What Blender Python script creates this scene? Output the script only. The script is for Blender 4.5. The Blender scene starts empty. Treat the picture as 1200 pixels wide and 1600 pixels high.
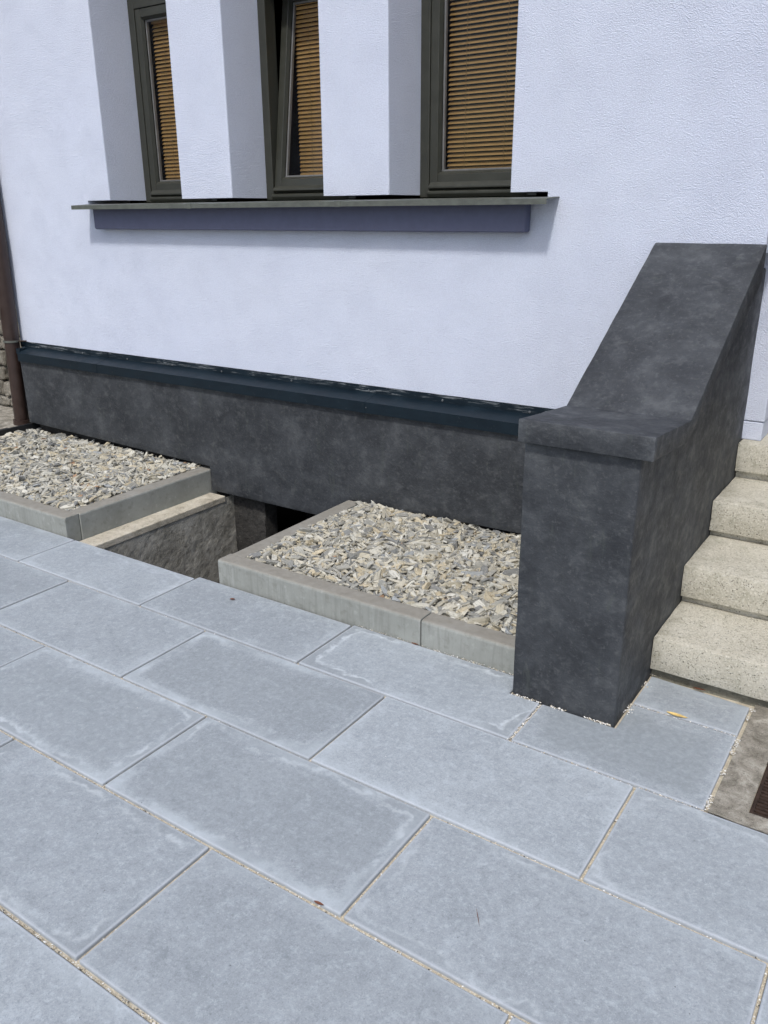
import bpy, bmesh, math, random
import numpy as np
from mathutils import Vector, Matrix, noise as mnoise
R = math.radians
random.seed(7)
rng = np.random.default_rng(11)
scene = bpy.context.scene
COL = scene.collection

# ------------------------------------------------------------------ camera
cam_d = bpy.data.cameras.new('camera')
cam = bpy.data.objects.new('camera', cam_d)
COL.objects.link(cam)
cam_d.sensor_fit = 'VERTICAL'
cam_d.sensor_height = 36.0
cam_d.lens = 36.0 * 1294.2 / 1600.0
cam_d.clip_start = 0.05
cam_d.clip_end = 500
_r = Vector((0.8294, 0.5586, -0.0069)); _u = Vector((-0.1852, 0.2866, 0.9400)); _b = Vector((0.5271, -0.7783, 0.3412))
_m = Matrix((( _r.x, _u.x, _b.x), (_r.y, _u.y, _b.y), (_r.z, _u.z, _b.z)))
cam.rotation_euler = _m.to_euler()
cam.location = (2.025, -1.886, 1.445)
scene.camera = cam

# ------------------------------------------------------------------ sky and sun
SUN = Vector((0.036, -0.125, 0.185)).normalized()       # towards the sun
world = bpy.data.worlds.new('World'); scene.world = world
world.use_nodes = True
wn = world.node_tree.nodes; wl_ = world.node_tree.links
sky = wn.new('ShaderNodeTexSky'); sky.sky_type = 'NISHITA'; sky.sun_disc = False
sky.sun_elevation = math.asin(SUN.z)
sky.sun_rotation = math.atan2(SUN.x, SUN.y)
sky.air_density = 1.0; sky.dust_density = 2.5; sky.ozone_density = 1.0
wl_.new(sky.outputs[0], wn['Background'].inputs[0])
wn['Background'].inputs[1].default_value = 0.12
sun_d = bpy.data.lights.new('sun', 'SUN'); sun = bpy.data.objects.new('sun', sun_d); COL.objects.link(sun)
sun_d.energy = 2.0; sun_d.angle = R(5); sun_d.color = (1.0, 0.99, 0.965)
sun.rotation_euler = SUN.to_track_quat('Z', 'Y').to_euler()
sun.location = SUN * 20

vs = scene.view_settings
vs.view_transform = 'Standard'; vs.look = 'None'; vs.gamma = 1.0; vs.exposure = 0.33
vs.use_curve_mapping = False
scene.cycles.use_adaptive_sampling = True; scene.cycles.adaptive_threshold = 0.025
scene.cycles.max_bounces = 6; scene.cycles.diffuse_bounces = 4; scene.cycles.glossy_bounces = 3

# ------------------------------------------------------------------ helpers
WL = {}                                                  # world location of each object

def tag(o, label=None, cat=None, group=None, kind=None):
    if label: o['label'] = label
    if cat: o['category'] = cat
    if group: o['group'] = group
    if kind: o['kind'] = kind
    return o

def put(o, loc, parent):
    loc = Vector(loc); WL[o.name] = loc
    if parent is not None:
        o.parent = parent; o.location = loc - WL[parent.name]
    else:
        o.location = loc
    COL.objects.link(o)
    return o

def thing(name, loc, label, cat, group=None):
    return tag(put(bpy.data.objects.new(name, None), loc, None), label, cat, group)

def link_bm(name, bm, mat, parent=None, origin=None, smooth=False):
    """One mesh object from a bmesh in world coordinates; origin at the box centre unless given."""
    if origin is None:
        lo = Vector((1e9,)*3); hi = -lo
        for v in bm.verts:
            for k in range(3):
                lo[k] = min(lo[k], v.co[k]); hi[k] = max(hi[k], v.co[k])
        origin = (lo+hi)/2
    origin = Vector(origin)
    bmesh.ops.translate(bm, verts=bm.verts, vec=-origin)
    me = bpy.data.meshes.new(name); bm.to_mesh(me); bm.free()
    if smooth:
        for p in me.polygons: p.use_smooth = True
        if smooth is not True: me.set_sharp_from_angle(angle=R(smooth))
    for m in (mat if isinstance(mat, (list, tuple)) else [mat]): me.materials.append(m)
    return put(bpy.data.objects.new(name, me), origin, parent)

def add_box(bm, x0, x1, y0, y1, z0, z1):
    vs_ = [bm.verts.new(p) for p in ((x0,y0,z0),(x1,y0,z0),(x1,y1,z0),(x0,y1,z0),(x0,y0,z1),(x1,y0,z1),(x1,y1,z1),(x0,y1,z1))]
    fs = [bm.faces.new([vs_[i] for i in f]) for f in ((0,3,2,1),(4,5,6,7),(0,1,5,4),(1,2,6,5),(2,3,7,6),(3,0,4,7))]
    return vs_, fs

def bevel(bm, w, seg=2, edges=None, prof=0.5):
    bmesh.ops.bevel(bm, geom=list(edges if edges is not None else bm.edges), offset=w, segments=seg, profile=prof, affect='EDGES', clamp_overlap=True)

def box(name, x0, x1, y0, y1, z0, z1, mat, parent=None, bv=0.0, seg=2, smooth=False):
    bm = bmesh.new(); add_box(bm, x0, x1, y0, y1, z0, z1)
    if bv: bevel(bm, bv, seg)
    return link_bm(name, bm, mat, parent, smooth=smooth)

def prism_bm(poly, axis, a, b):
    """poly: 2D points (in the two other axes, in xyz order), extruded along axis from a to b"""
    bm = bmesh.new()
    def P(p, t):
        if axis == 'x': return (t, p[0], p[1])
        if axis == 'y': return (p[0], t, p[1])
        return (p[0], p[1], t)
    A = [bm.verts.new(P(p, a)) for p in poly]; B = [bm.verts.new(P(p, b)) for p in poly]
    bm.faces.new(A); bm.faces.new(B)
    n = len(poly)
    for i in range(n): bm.faces.new((A[i], A[(i+1) % n], B[(i+1) % n], B[i]))
    bmesh.ops.recalc_face_normals(bm, faces=bm.faces)
    return bm

def roughen(bm, amp, scale, seed=0.0, normal_only=True):
    bm.normal_update()
    off = Vector((seed*3.7, seed*1.3, seed*2.1))
    mv = []
    for v in bm.verts:
        n = mnoise.noise(v.co*scale+off) + 0.5*mnoise.noise(v.co*scale*2.3+off)
        mv.append((v, v.normal*(n*amp)))
    for v, d in mv: v.co += d

def cut(bm, size):
    """subdivide long edges until about size"""
    for _ in range(9):
        es = [e for e in bm.edges if e.calc_length() > size]
        if not es: break
        bmesh.ops.subdivide_edges(bm, edges=es, cuts=1, use_grid_fill=True)
    bmesh.ops.triangulate(bm, faces=[f for f in bm.faces if len(f.verts) > 4])

def tube_bm(p0, p1, r, n=20, r1=None, caps=True):
    bm = bmesh.new(); p0 = Vector(p0); p1 = Vector(p1); d = (p1-p0).normalized()
    a = d.orthogonal().normalized(); b = d.cross(a); r1 = r if r1 is None else r1
    A = [bm.verts.new(p0+(a*math.cos(t)+b*math.sin(t))*r) for t in [2*math.pi*i/n for i in range(n)]]
    B = [bm.verts.new(p1+(a*math.cos(t)+b*math.sin(t))*r1) for t in [2*math.pi*i/n for i in range(n)]]
    for i in range(n): bm.faces.new((A[i], A[(i+1) % n], B[(i+1) % n], B[i]))
    if caps: bm.faces.new(A[::-1]); bm.faces.new(B)
    bmesh.ops.recalc_face_normals(bm, faces=bm.faces)
    return bm

# ------------------------------------------------------------------ materials
class Mat:
    def __init__(s, name):
        s.m = bpy.data.materials.new(name); s.m.use_nodes = True
        s.n = s.m.node_tree.nodes; s.l = s.m.node_tree.links
        s.b = s.n['Principled BSDF']; s.out = s.n['Material Output']
    def node(s, t, **kw):
        n = s.n.new(t)
        for k, v in kw.items(): setattr(n, k, v)
        return n
    def link(s, a, b): s.l.new(a, b); return s
    def pos(s): return s.node('ShaderNodeNewGeometry').outputs['Position']
    def objc(s): return s.node('ShaderNodeTexCoord').outputs['Object']
    def rnd(s): return s.node('ShaderNodeObjectInfo').outputs['Random']
    def offs(s, vec, amount=37.0):
        """vec shifted by the object's random number"""
        m = s.node('ShaderNodeMath', operation='MULTIPLY'); s.link(s.rnd(), m.inputs[0]); m.inputs[1].default_value = amount
        c = s.node('ShaderNodeCombineXYZ')
        for i in range(3): s.link(m.outputs[0], c.inputs[i])
        a = s.node('ShaderNodeVectorMath', operation='ADD'); s.link(vec, a.inputs[0]); s.link(c.outputs[0], a.inputs[1])
        return a.outputs[0]
    def scale(s, vec, xyz):
        m = s.node('ShaderNodeMapping'); m.inputs['Scale'].default_value = xyz; s.link(vec, m.inputs[0]); return m.outputs[0]
    def noise(s, vec, sc, det=4, rough=0.55, dist=0.0):
        n = s.node('ShaderNodeTexNoise'); s.link(vec, n.inputs['Vector']); n.inputs['Scale'].default_value = sc
        n.inputs['Detail'].default_value = det; n.inputs['Roughness'].default_value = rough; n.inputs['Distortion'].default_value = dist
        return n.outputs['Fac']
    def vor(s, vec, sc, feature='F1', out='Distance', rand=1.0):
        n = s.node('ShaderNodeTexVoronoi', feature=feature); s.link(vec, n.inputs['Vector']); n.inputs['Scale'].default_value = sc
        n.inputs['Randomness'].default_value = rand
        return n.outputs[out]
    def ramp(s, fac, stops, interp='LINEAR'):
        r = s.node('ShaderNodeValToRGB'); r.color_ramp.interpolation = interp; s.link(fac, r.inputs[0])
        e = r.color_ramp.elements
        while len(e) < len(stops): e.new(0.5)
        for i, (p, c) in enumerate(stops):
            e[i].position = p; c = c if isinstance(c, (tuple, list)) else (c, c, c); e[i].color = (*c, 1)
        return r.outputs[0]
    def smooth(s, fac, a, b, lo=0.0, hi=1.0):
        m = s.node('ShaderNodeMapRange', interpolation_type='SMOOTHSTEP'); s.link(fac, m.inputs[0])
        for i, v in zip((1, 2, 3, 4), (a, b, lo, hi)): m.inputs[i].default_value = v
        return m.outputs[0]
    def mix(s, fac, a, b, mode='MIX'):
        m = s.node('ShaderNodeMix', data_type='RGBA', blend_type=mode, clamp_factor=True)
        for sock, v in ((m.inputs[0], fac), (m.inputs[6], a), (m.inputs[7], b)):
            if hasattr(v, 'is_output'): s.link(v, sock)
            elif isinstance(v, (tuple, list)): sock.default_value = (*v, 1)
            else: sock.default_value = v
        return m.outputs[2]
    def math(s, op, a, b=None, c=None):
        m = s.node('ShaderNodeMath', operation=op)
        for i, v in enumerate((a, b, c)):
            if v is None: continue
            if hasattr(v, 'is_output'): s.link(v, m.inputs[i])
            else: m.inputs[i].default_value = v
        return m.outputs[0]
    def attr(s, name, kind='OBJECT', out='Fac'):
        return s.node('ShaderNodeAttribute', attribute_name=name, attribute_type=kind).outputs[out]
    def sep(s, vec):
        n = s.node('ShaderNodeSeparateXYZ'); s.link(vec, n.inputs[0]); return n.outputs
    def bump(s, h, dist, strength=1.0, prev=None):
        n = s.node('ShaderNodeBump'); s.link(h, n.inputs['Height']); n.inputs['Distance'].default_value = dist
        n.inputs['Strength'].default_value = strength
        if prev is not None: s.link(prev, n.inputs['Normal'])
        return n.outputs[0]
    def fin(s, col=None, rough=None, normal=None, spec=0.5, metal=0.0):
        for sock, v in (('Base Color', col), ('Roughness', rough), ('Normal', normal)):
            if v is None: continue
            if hasattr(v, 'is_output'): s.link(v, s.b.inputs[sock])
            elif isinstance(v, (tuple, list)): s.b.inputs[sock].default_value = (*v, 1)
            else: s.b.inputs[sock].default_value = v
        s.b.inputs['Specular IOR Level'].default_value = spec; s.b.inputs['Metallic'].default_value = metal
        return s.m

M = {}
def plaster_white():
    a = Mat('white_render'); p = a.pos()
    big = a.noise(p, 1.1, 3, 0.6)
    col = a.ramp(big, [(0.3, (0.685, 0.73, 0.86)), (0.55, (0.705, 0.75, 0.87)), (0.8, (0.725, 0.765, 0.875))])
    mid = a.noise(p, 7, 4, 0.65)
    col = a.mix(a.smooth(mid, 0.45, 0.8, 0, 0.2), col, (0.635, 0.675, 0.81))
    v = a.noise(p, 200, 3, 0.72, 0.0); w = a.noise(p, 420, 2, 0.6)
    col = a.mix(a.smooth(v, 0.42, 0.25, 0, 0.30), col, (0.50, 0.53, 0.64))
    col = a.mix(a.smooth(a.noise(p, 70, 2), 0.72, 0.80, 0, 0.35), col, (0.45, 0.47, 0.54))
    gn = a.smooth(a.vor(p, 210), 0.05, 0.65, 1.0, 0.0)
    col = a.mix(a.smooth(gn, 0.30, 0.05, 0, 0.22), col, (0.50, 0.53, 0.64))
    h = a.math('MULTIPLY', a.math('ADD', a.math('ADD', a.math('MULTIPLY', a.smooth(v, 0.3, 0.75), 0.6), a.math('MULTIPLY', gn, 0.6)), a.math('MULTIPLY', w, 0.35)), a.smooth(mid, 0.3, 0.7, 0.75, 1.0))
    return a.fin(col, 0.9, a.bump(h, 0.0036, 0.9), 0.2)
M['white'] = plaster_white()

def plaster_dark():
    a = Mat('dark_trowelled_plaster'); p = a.offs(a.pos(), 5.0)
    n1 = a.noise(p, 5.2, 4, 0.66, 0.2); n2 = a.noise(a.scale(p, (1, 1, 1.3)), 17, 5, 0.7, 0.2); n3 = a.noise(p, 75, 2, 0.75)
    col = a.ramp(n1, [(0.32, (0.022, 0.0245, 0.029)), (0.46, (0.032, 0.035, 0.040)), (0.58, (0.045, 0.049, 0.055)), (0.74, (0.080, 0.085, 0.090))])
    col = a.mix(a.smooth(n2, 0.5, 0.74, 0, 0.5), col, (0.105, 0.110, 0.113))
    col = a.mix(a.smooth(n2, 0.46, 0.28, 0, 0.5), col, (0.024, 0.026, 0.030))
    col = a.mix(a.smooth(n3, 0.54, 0.74, 0, 0.32), col, (0.125, 0.13, 0.133))
    col = a.mix(a.smooth(n3, 0.46, 0.26, 0, 0.25), col, (0.018, 0.020, 0.023))
    # trowel edges: short hairlines, pale on one side
    t = a.noise(a.scale(p, (1, 1, 1.8)), 8, 2, 0.5, 1.6)
    ln = a.math('MULTIPLY', a.smooth(a.math('ABSOLUTE', a.math('SUBTRACT', t, 0.5)), 0.010, 0.0), a.smooth(n1, 0.52, 0.62))
    col = a.mix(a.math('MULTIPLY', ln, 0.10), col, (0.14, 0.145, 0.15))
    streak = a.noise(a.scale(p, (30, 30, 4)), 1.5, 3, 0.6, 0.6)
    col = a.mix(a.smooth(streak, 0.58, 0.72, 0, 0.3), col, (0.070, 0.080, 0.070))
    pt = a.node('ShaderNodeNewGeometry').outputs['Pointiness']
    col = a.mix(a.math('MULTIPLY', a.smooth(pt, 0.53, 0.60), a.smooth(n2, 0.38, 0.58, 0.1, 0.6)), col, (0.15, 0.16, 0.17))
    step_ = a.smooth(t, 0.49, 0.51)
    h = a.math('ADD', a.math('ADD', n2, a.math('MULTIPLY', n3, 0.45)), a.math('MULTIPLY', step_, 0.05))
    rough = a.smooth(n2, 0.3, 0.7, 0.72, 0.52)
    return a.fin(col, rough, a.bump(h, 0.0042, 0.8), 0.4)
M['dark'] = plaster_dark()

def slab_mat():
    a = Mat('paving_concrete'); oc = a.objc(); p = a.offs(oc, 61.0)
    x, y, z = a.sep(oc)
    hx = a.attr('half_x'); hy = a.attr('half_y'); frame = a.attr('frame'); tide = a.attr('tide'); dark = a.attr('dark')
    wob = a.math('MULTIPLY', a.math('SUBTRACT', a.noise(p, 5, 4, 0.62, 0.5), 0.5), 0.16)
    wob2 = a.math('MULTIPLY', a.math('SUBTRACT', a.noise(p, 28, 3, 0.6), 0.5), 0.02)
    dx = a.math('SUBTRACT', hx, a.math('ABSOLUTE', x)); dy = a.math('SUBTRACT', hy, a.math('ABSOLUTE', y))
    d0 = a.math('MINIMUM', dx, dy)
    ds = a.math('SMOOTH_MIN', dx, dy, 0.03)
    d = a.math('ADD', a.math('ADD', ds, wob), wob2)
    n1 = a.noise(p, 3.2, 4, 0.6, 0.3); n2 = a.noise(p, 14, 5, 0.7, 0.4); n3 = a.noise(p, 120, 3, 0.7); n4 = a.noise(p, 290, 2, 0.75)
    base = a.ramp(n1, [(0.25, (0.272, 0.300, 0.324)), (0.5, (0.305, 0.334, 0.359)), (0.78, (0.335, 0.365, 0.390))])
    base = a.mix(a.smooth(n2, 0.5, 0.70, 0, 0.5), base, (0.39, 0.43, 0.465))
    base = a.mix(a.smooth(n2, 0.46, 0.28, 0, 0.6), base, (0.228, 0.255, 0.278))
    n5 = a.noise(p, 48, 4, 0.78, 0.3)
    base = a.mix(a.smooth(n5, 0.52, 0.66, 0, 0.55), base, (0.42, 0.462, 0.495))
    base = a.mix(a.smooth(n5, 0.47, 0.34, 0, 0.42), base, (0.21, 0.236, 0.258))
    base = a.mix(a.smooth(n3, 0.52, 0.70, 0, 0.35), base, (0.45, 0.485, 0.515))
    base = a.mix(a.smooth(n3, 0.46, 0.3, 0, 0.38), base, (0.165, 0.185, 0.203))
    base = a.mix(a.smooth(n4, 0.56, 0.74, 0, 0.4), base, (0.53, 0.565, 0.59))
    base = a.mix(a.smooth(n4, 0.44, 0.27, 0, 0.42), base, (0.135, 0.15, 0.168))
    # a smoother inner field, a pale lime bloom near the rim, patchy tide lines
    patch = a.smooth(a.noise(p, 2.6, 2, 0.5), 0.42, 0.54)
    inner = a.math('MULTIPLY', a.smooth(d, 0.03, 0.07), dark)
    base = a.mix(a.math('MULTIPLY', inner, 0.5), base, a.mix(a.smooth(n5, 0.35, 0.7), (0.235, 0.262, 0.28), (0.295, 0.325, 0.345)))
    rim = a.math('MULTIPLY', a.math('MULTIPLY', a.smooth(a.math('ADD', ds, a.math('MULTIPLY', wob, 0.25)), 0.045, 0.016), frame), a.smooth(n1, 0.36, 0.56, 0.15, 1.0))
    base = a.mix(a.math('MULTIPLY', rim, a.smooth(n2, 0.3, 0.6, 0.25, 0.75)), base, (0.49, 0.54, 0.575))
    tp = a.math('MULTIPLY', tide, patch)
    line = a.math('MULTIPLY', a.smooth(a.math('ABSOLUTE', a.math('SUBTRACT', d, 0.030)), 0.012, 0.0), tp)
    outer = a.math('MULTIPLY', a.math('MULTIPLY', a.smooth(d, 0.030, 0.016), tp), a.smooth(n2, 0.36, 0.5))
    base = a.mix(a.math('MULTIPLY', outer, 0.6), base, (0.215, 0.235, 0.25))
    base = a.mix(a.math('MULTIPLY', line, a.smooth(n2, 0.38, 0.62, 0.0, 0.55)), base, (0.57, 0.61, 0.635))
    # paler along the arris
    base = a.mix(a.math('MULTIPLY', a.smooth(d0, 0.009, 0.003), 0.5), base, (0.46, 0.49, 0.53))
    # pinholes, pale crumbs
    hole = a.math('MULTIPLY', a.smooth(a.vor(p, 34), 0.075, 0.03), a.smooth(a.noise(p, 9, 2), 0.56, 0.62))
    base = a.mix(a.math('MULTIPLY', hole, 0.8), base, (0.08, 0.085, 0.095))
    crumb = a.math('MULTIPLY', a.smooth(a.vor(a.scale(p, (1.3, 1, 1)), 23), 0.06, 0.035), a.smooth(a.noise(p, 5, 2), 0.60, 0.66))
    base = a.mix(a.math('MULTIPLY', crumb, 0.8), base, (0.62, 0.62, 0.6))
    tone = a.math('ADD', a.math('MULTIPLY', a.rnd(), 0.18), 0.90)
    hsv = a.node('ShaderNodeHueSaturation'); a.link(base, hsv.inputs['Color']); a.link(tone, hsv.inputs['Value'])
    h = a.math('ADD', a.math('MULTIPLY', n3, 0.6), a.math('MULTIPLY', n5, 0.5))
    return a.fin(hsv.outputs[0], a.smooth(n2, 0.3, 0.7, 0.62, 0.8), a.bump(h, 0.0022, 0.55), 0.35)
M['slab'] = slab_mat()

def kerb_mat():
    a = Mat('kerb_concrete'); oc = a.offs(a.objc(), 23.0)
    n1 = a.noise(oc, 4, 5, 0.6); n2 = a.noise(oc, 30, 5, 0.65); st = a.noise(a.scale(oc, (70, 70, 5)), 1.0, 4, 0.65)
    nz = a.sep(a.node('ShaderNodeNewGeometry').outputs['Normal'])[2]
    side = a.ramp(n1, [(0.3, (0.235, 0.243, 0.222)), (0.6, (0.30, 0.31, 0.288)), (0.85, (0.36, 0.37, 0.345))])
    side = a.mix(a.smooth(n2, 0.48, 0.3, 0, 0.45), side, (0.175, 0.175, 0.152))
    side = a.mix(a.smooth(n2, 0.55, 0.72, 0, 0.4), side, (0.42, 0.43, 0.405))
    ny_ = a.math('ABSOLUTE', a.sep(a.node('ShaderNodeNewGeometry').outputs['Normal'])[1])
    side = a.mix(a.math('MULTIPLY', a.smooth(st, 0.50, 0.34, 0, 0.42), a.smooth(ny_, 0.3, 0.7, 0.05, 1.0)), side, (0.20, 0.205, 0.19))
    side = a.mix(a.math('MULTIPLY', a.smooth(st, 0.58, 0.74, 0, 0.25), a.smooth(ny_, 0.3, 0.7, 0.05, 1.0)), side, (0.47, 0.49, 0.48))
    top = a.ramp(n2, [(0.3, (0.22, 0.205, 0.175)), (0.7, (0.275, 0.262, 0.23))])      # dust that settled on the top
    top = a.mix(a.smooth(n1, 0.55, 0.75, 0, 0.5), top, (0.32, 0.32, 0.30))
    col = a.mix(a.smooth(nz, 0.55, 0.85), side, top)
    hole = a.math('MULTIPLY', a.smooth(a.vor(oc, 55), 0.11, 0.05), a.smooth(a.noise(oc, 12, 2), 0.5, 0.6))
    col = a.mix(a.math('MULTIPLY', hole, 0.7), col, (0.11, 0.105, 0.09))
    h = a.math('SUBTRACT', n2, hole)
    return a.fin(col, 0.85, a.bump(h, 0.0022, 0.6), 0.25)
M['kerb'] = kerb_mat()

def step_mat():
    a = Mat('washed_step_concrete'); oc = a.offs(a.objc(), 13.0)
    n1 = a.noise(oc, 3.5, 5, 0.65, 0.4); n2 = a.noise(oc, 18, 5, 0.65); n3 = a.noise(oc, 160, 3, 0.7)
    col = a.ramp(n1, [(0.25, (0.42, 0.392, 0.318)), (0.5, (0.51, 0.482, 0.402)), (0.78, (0.60, 0.575, 0.50))])
    col = a.mix(a.smooth(n2, 0.5, 0.3, 0, 0.5), col, (0.31, 0.298, 0.228))
    col = a.mix(a.smooth(n3, 0.5, 0.68, 0, 0.55), col, (0.74, 0.72, 0.645))
    col = a.mix(a.smooth(n3, 0.46, 0.28, 0, 0.65), col, (0.215, 0.207, 0.16))
    pt = a.node('ShaderNodeNewGeometry').outputs['Pointiness']
    col = a.mix(a.math('MULTIPLY', a.smooth(pt, 0.52, 0.60), a.smooth(n2, 0.4, 0.6, 0.1, 0.6)), col, (0.74, 0.725, 0.66))
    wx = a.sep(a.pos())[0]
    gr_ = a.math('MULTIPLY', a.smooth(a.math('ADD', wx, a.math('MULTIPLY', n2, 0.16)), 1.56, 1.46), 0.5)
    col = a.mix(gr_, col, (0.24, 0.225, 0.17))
    hole = a.math('MULTIPLY', a.smooth(a.vor(oc, 170), 0.34, 0.18), a.smooth(a.noise(oc, 60, 2), 0.47, 0.57))
    hole2 = a.math('MULTIPLY', a.smooth(a.vor(oc, 66), 0.20, 0.10), a.smooth(a.noise(oc, 20, 2), 0.47, 0.57))
    hole = a.math('MAXIMUM', hole, hole2)
    col = a.mix(a.math('MULTIPLY', hole, 0.72), col, (0.08, 0.076, 0.06))
    h = a.math('SUBTRACT', n3, hole)
    return a.fin(col, 0.88, a.bump(h, 0.003, 0.7), 0.25)
M['step'] = step_mat()

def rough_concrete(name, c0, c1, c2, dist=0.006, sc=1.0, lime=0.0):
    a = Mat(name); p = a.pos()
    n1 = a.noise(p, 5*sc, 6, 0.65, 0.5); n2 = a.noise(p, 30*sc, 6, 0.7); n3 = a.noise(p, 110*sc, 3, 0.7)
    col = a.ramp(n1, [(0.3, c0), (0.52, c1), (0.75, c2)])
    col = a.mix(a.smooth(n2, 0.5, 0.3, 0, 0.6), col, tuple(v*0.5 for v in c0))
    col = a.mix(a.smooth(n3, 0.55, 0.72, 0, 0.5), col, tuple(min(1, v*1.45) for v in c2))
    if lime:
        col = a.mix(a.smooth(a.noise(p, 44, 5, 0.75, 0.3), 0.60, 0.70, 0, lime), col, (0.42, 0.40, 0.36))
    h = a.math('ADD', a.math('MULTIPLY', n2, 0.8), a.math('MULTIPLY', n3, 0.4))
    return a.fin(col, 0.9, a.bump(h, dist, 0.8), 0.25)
M['pit'] = rough_concrete('damp_pit_concrete', (0.21, 0.20, 0.168), (0.37, 0.355, 0.31), (0.50, 0.485, 0.44), 0.006, 1.3, 0.95)
M['pit_back'] = rough_concrete('dark_rough_concrete', (0.028, 0.027, 0.025), (0.045, 0.043, 0.04), (0.07, 0.067, 0.06), 0.010, 1.0, 0.10)  # very dark concrete for the pit's back, floor and the cellar wall
M['ledge'] = rough_concrete('pale_ledge_mortar', (0.30, 0.27, 0.21), (0.50, 0.455, 0.365), (0.66, 0.62, 0.53), 0.006, 1.8)
M['apron'] = rough_concrete('mossy_old_concrete', (0.14, 0.127, 0.10), (0.30, 0.275, 0.23), (0.52, 0.49, 0.425), 0.008, 3.4)
M['stepbase'] = rough_concrete('weathered_base_concrete', (0.15, 0.145, 0.115), (0.22, 0.215, 0.175), (0.29, 0.28, 0.235), 0.005, 1.4)
M['sand'] = rough_concrete('joint_sand', (0.44, 0.385, 0.29), (0.56, 0.50, 0.39), (0.68, 0.63, 0.52), 0.004, 6.0)
M['earth'] = rough_concrete('earth', (0.06, 0.05, 0.038), (0.09, 0.077, 0.06), (0.13, 0.112, 0.09), 0.01, 1.5)
M['stone'] = rough_concrete('rubble_stone', (0.09, 0.08, 0.062), (0.19, 0.172, 0.14), (0.36, 0.335, 0.285), 0.012, 2.2)
M['oldplaster'] = rough_concrete('old_cream_plaster', (0.55, 0.53, 0.46), (0.64, 0.62, 0.55), (0.72, 0.70, 0.63), 0.004, 1.0)

def plain(name, col, rough=0.5, spec=0.5, metal=0.0, var=0.12, bumpd=0.0, sc=18):
    a = Mat(name); p = a.offs(a.pos(), 9.0)
    n = a.noise(p, sc, 4, 0.6)
    c = a.mix(a.smooth(n, 0.3, 0.7), tuple(v*(1-var) for v in col), tuple(min(1, v*(1+var)) for v in col))
    nr = a.bump(a.noise(p, sc*9, 3), bumpd, 0.5) if bumpd else None
    return a.fin(c, a.smooth(n, 0.3, 0.7, max(0.05, rough-0.08), rough+0.08), nr, spec, metal)
M['frame'] = plain('olive_window_paint', (0.036, 0.037, 0.029), 0.40, 0.5, var=0.08)
M['seal'] = plain('black_seal', (0.012, 0.012, 0.012), 0.6)
M['bead'] = plain('grey_glass_spacer', (0.22, 0.215, 0.215), 0.4, 0.5)
M['sill'] = plain('grey_green_sill_sheet', (0.095, 0.102, 0.088), 0.5, 0.5, 0.0, 0.16, 0.0006, 30)
M['apronbox'] = plain('violet_grey_render', (0.125, 0.134, 0.20), 0.85, 0.2, var=0.05, bumpd=0.0008, sc=30)
M['slat'] = plain('ochre_slat', (0.50, 0.30, 0.115), 0.45, 0.4, var=0.06)
M['cord'] = plain('tan_cord', (0.36, 0.23, 0.10), 0.8, 0.2)
M['pipe'] = plain('brown_pipe_plastic', (0.036, 0.021, 0.017), 0.38, 0.5, var=0.14)
M['room'] = plain('unlit_room_brown', (0.06, 0.045, 0.035), 0.9, 0.1)  # indoor darkness behind the blinds, put into the wall colour
M['black'] = plain('black_edging', (0.014, 0.015, 0.017), 0.5, 0.4)
M['rust'] = plain('dark_rusty_iron', (0.045, 0.028, 0.021), 0.7, 0.35, 0.2, 0.35, 0.001, 60)
M['screw'] = plain('screw_head', (0.16, 0.17, 0.18), 0.4, 0.5, 0.6)
M['tassel'] = plain('pale_tassel', (0.6, 0.58, 0.55), 0.7, 0.3)
M['door'] = plain('dark_door_paint', (0.05, 0.045, 0.04), 0.45, 0.5)
M['brownleaf'] = plain('brown_leaf', (0.14, 0.055, 0.03), 0.7, 0.3, 0.0, 0.3)
M['yellowleaf'] = plain('yellow_leaf', (0.58, 0.42, 0.16), 0.65, 0.3, 0.0, 0.3, 0.0, 60)

def flashing_mat():
    a = Mat('anthracite_sheet_metal'); p = a.pos()
    n = a.noise(p, 9, 5, 0.6); f = a.noise(p, 70, 3)
    col = a.mix(a.smooth(n, 0.3, 0.75), (0.0055, 0.0115, 0.0175), (0.0085, 0.0175, 0.026))
    x, y, z = a.sep(p)
    # render smeared on the upstand when the wall above was coated
    sm = a.noise(a.scale(p, (5, 5, 110)), 1.0, 4, 0.65, 1.6)
    m = a.math('MULTIPLY', a.smooth(sm, 0.53, 0.64, 0, 0.6), a.math('MULTIPLY', a.smooth(z, 0.633, 0.642), a.smooth(n, 0.36, 0.52)))
    col = a.mix(m, col, (0.33, 0.35, 0.36))
    col = a.mix(a.smooth(f, 0.64, 0.74, 0, 0.10), col, (0.2, 0.2, 0.2))
    return a.fin(col, a.smooth(n, 0.3, 0.7, 0.36, 0.5), None, 0.22)
M['flash'] = flashing_mat()

def glass_mat():
    a = Mat('window_glass')
    t = a.node('ShaderNodeBsdfTransparent'); t.inputs[0].default_value = (0.95, 0.96, 0.95, 1)
    g = a.node('ShaderNodeBsdfGlossy'); g.inputs['Roughness'].default_value = 0.01
    fr = a.node('ShaderNodeFresnel'); fr.inputs[0].default_value = 1.52
    mx = a.node('ShaderNodeMixShader')
    a.link(a.math('MULTIPLY', fr.outputs[0], 0.40), mx.inputs[0]); a.link(t.outputs[0], mx.inputs[1]); a.link(g.outputs[0], mx.inputs[2])
    a.link(mx.outputs[0], a.out.inputs['Surface']); a.n.remove(a.b)
    return a.m
M['glass'] = glass_mat()

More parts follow.
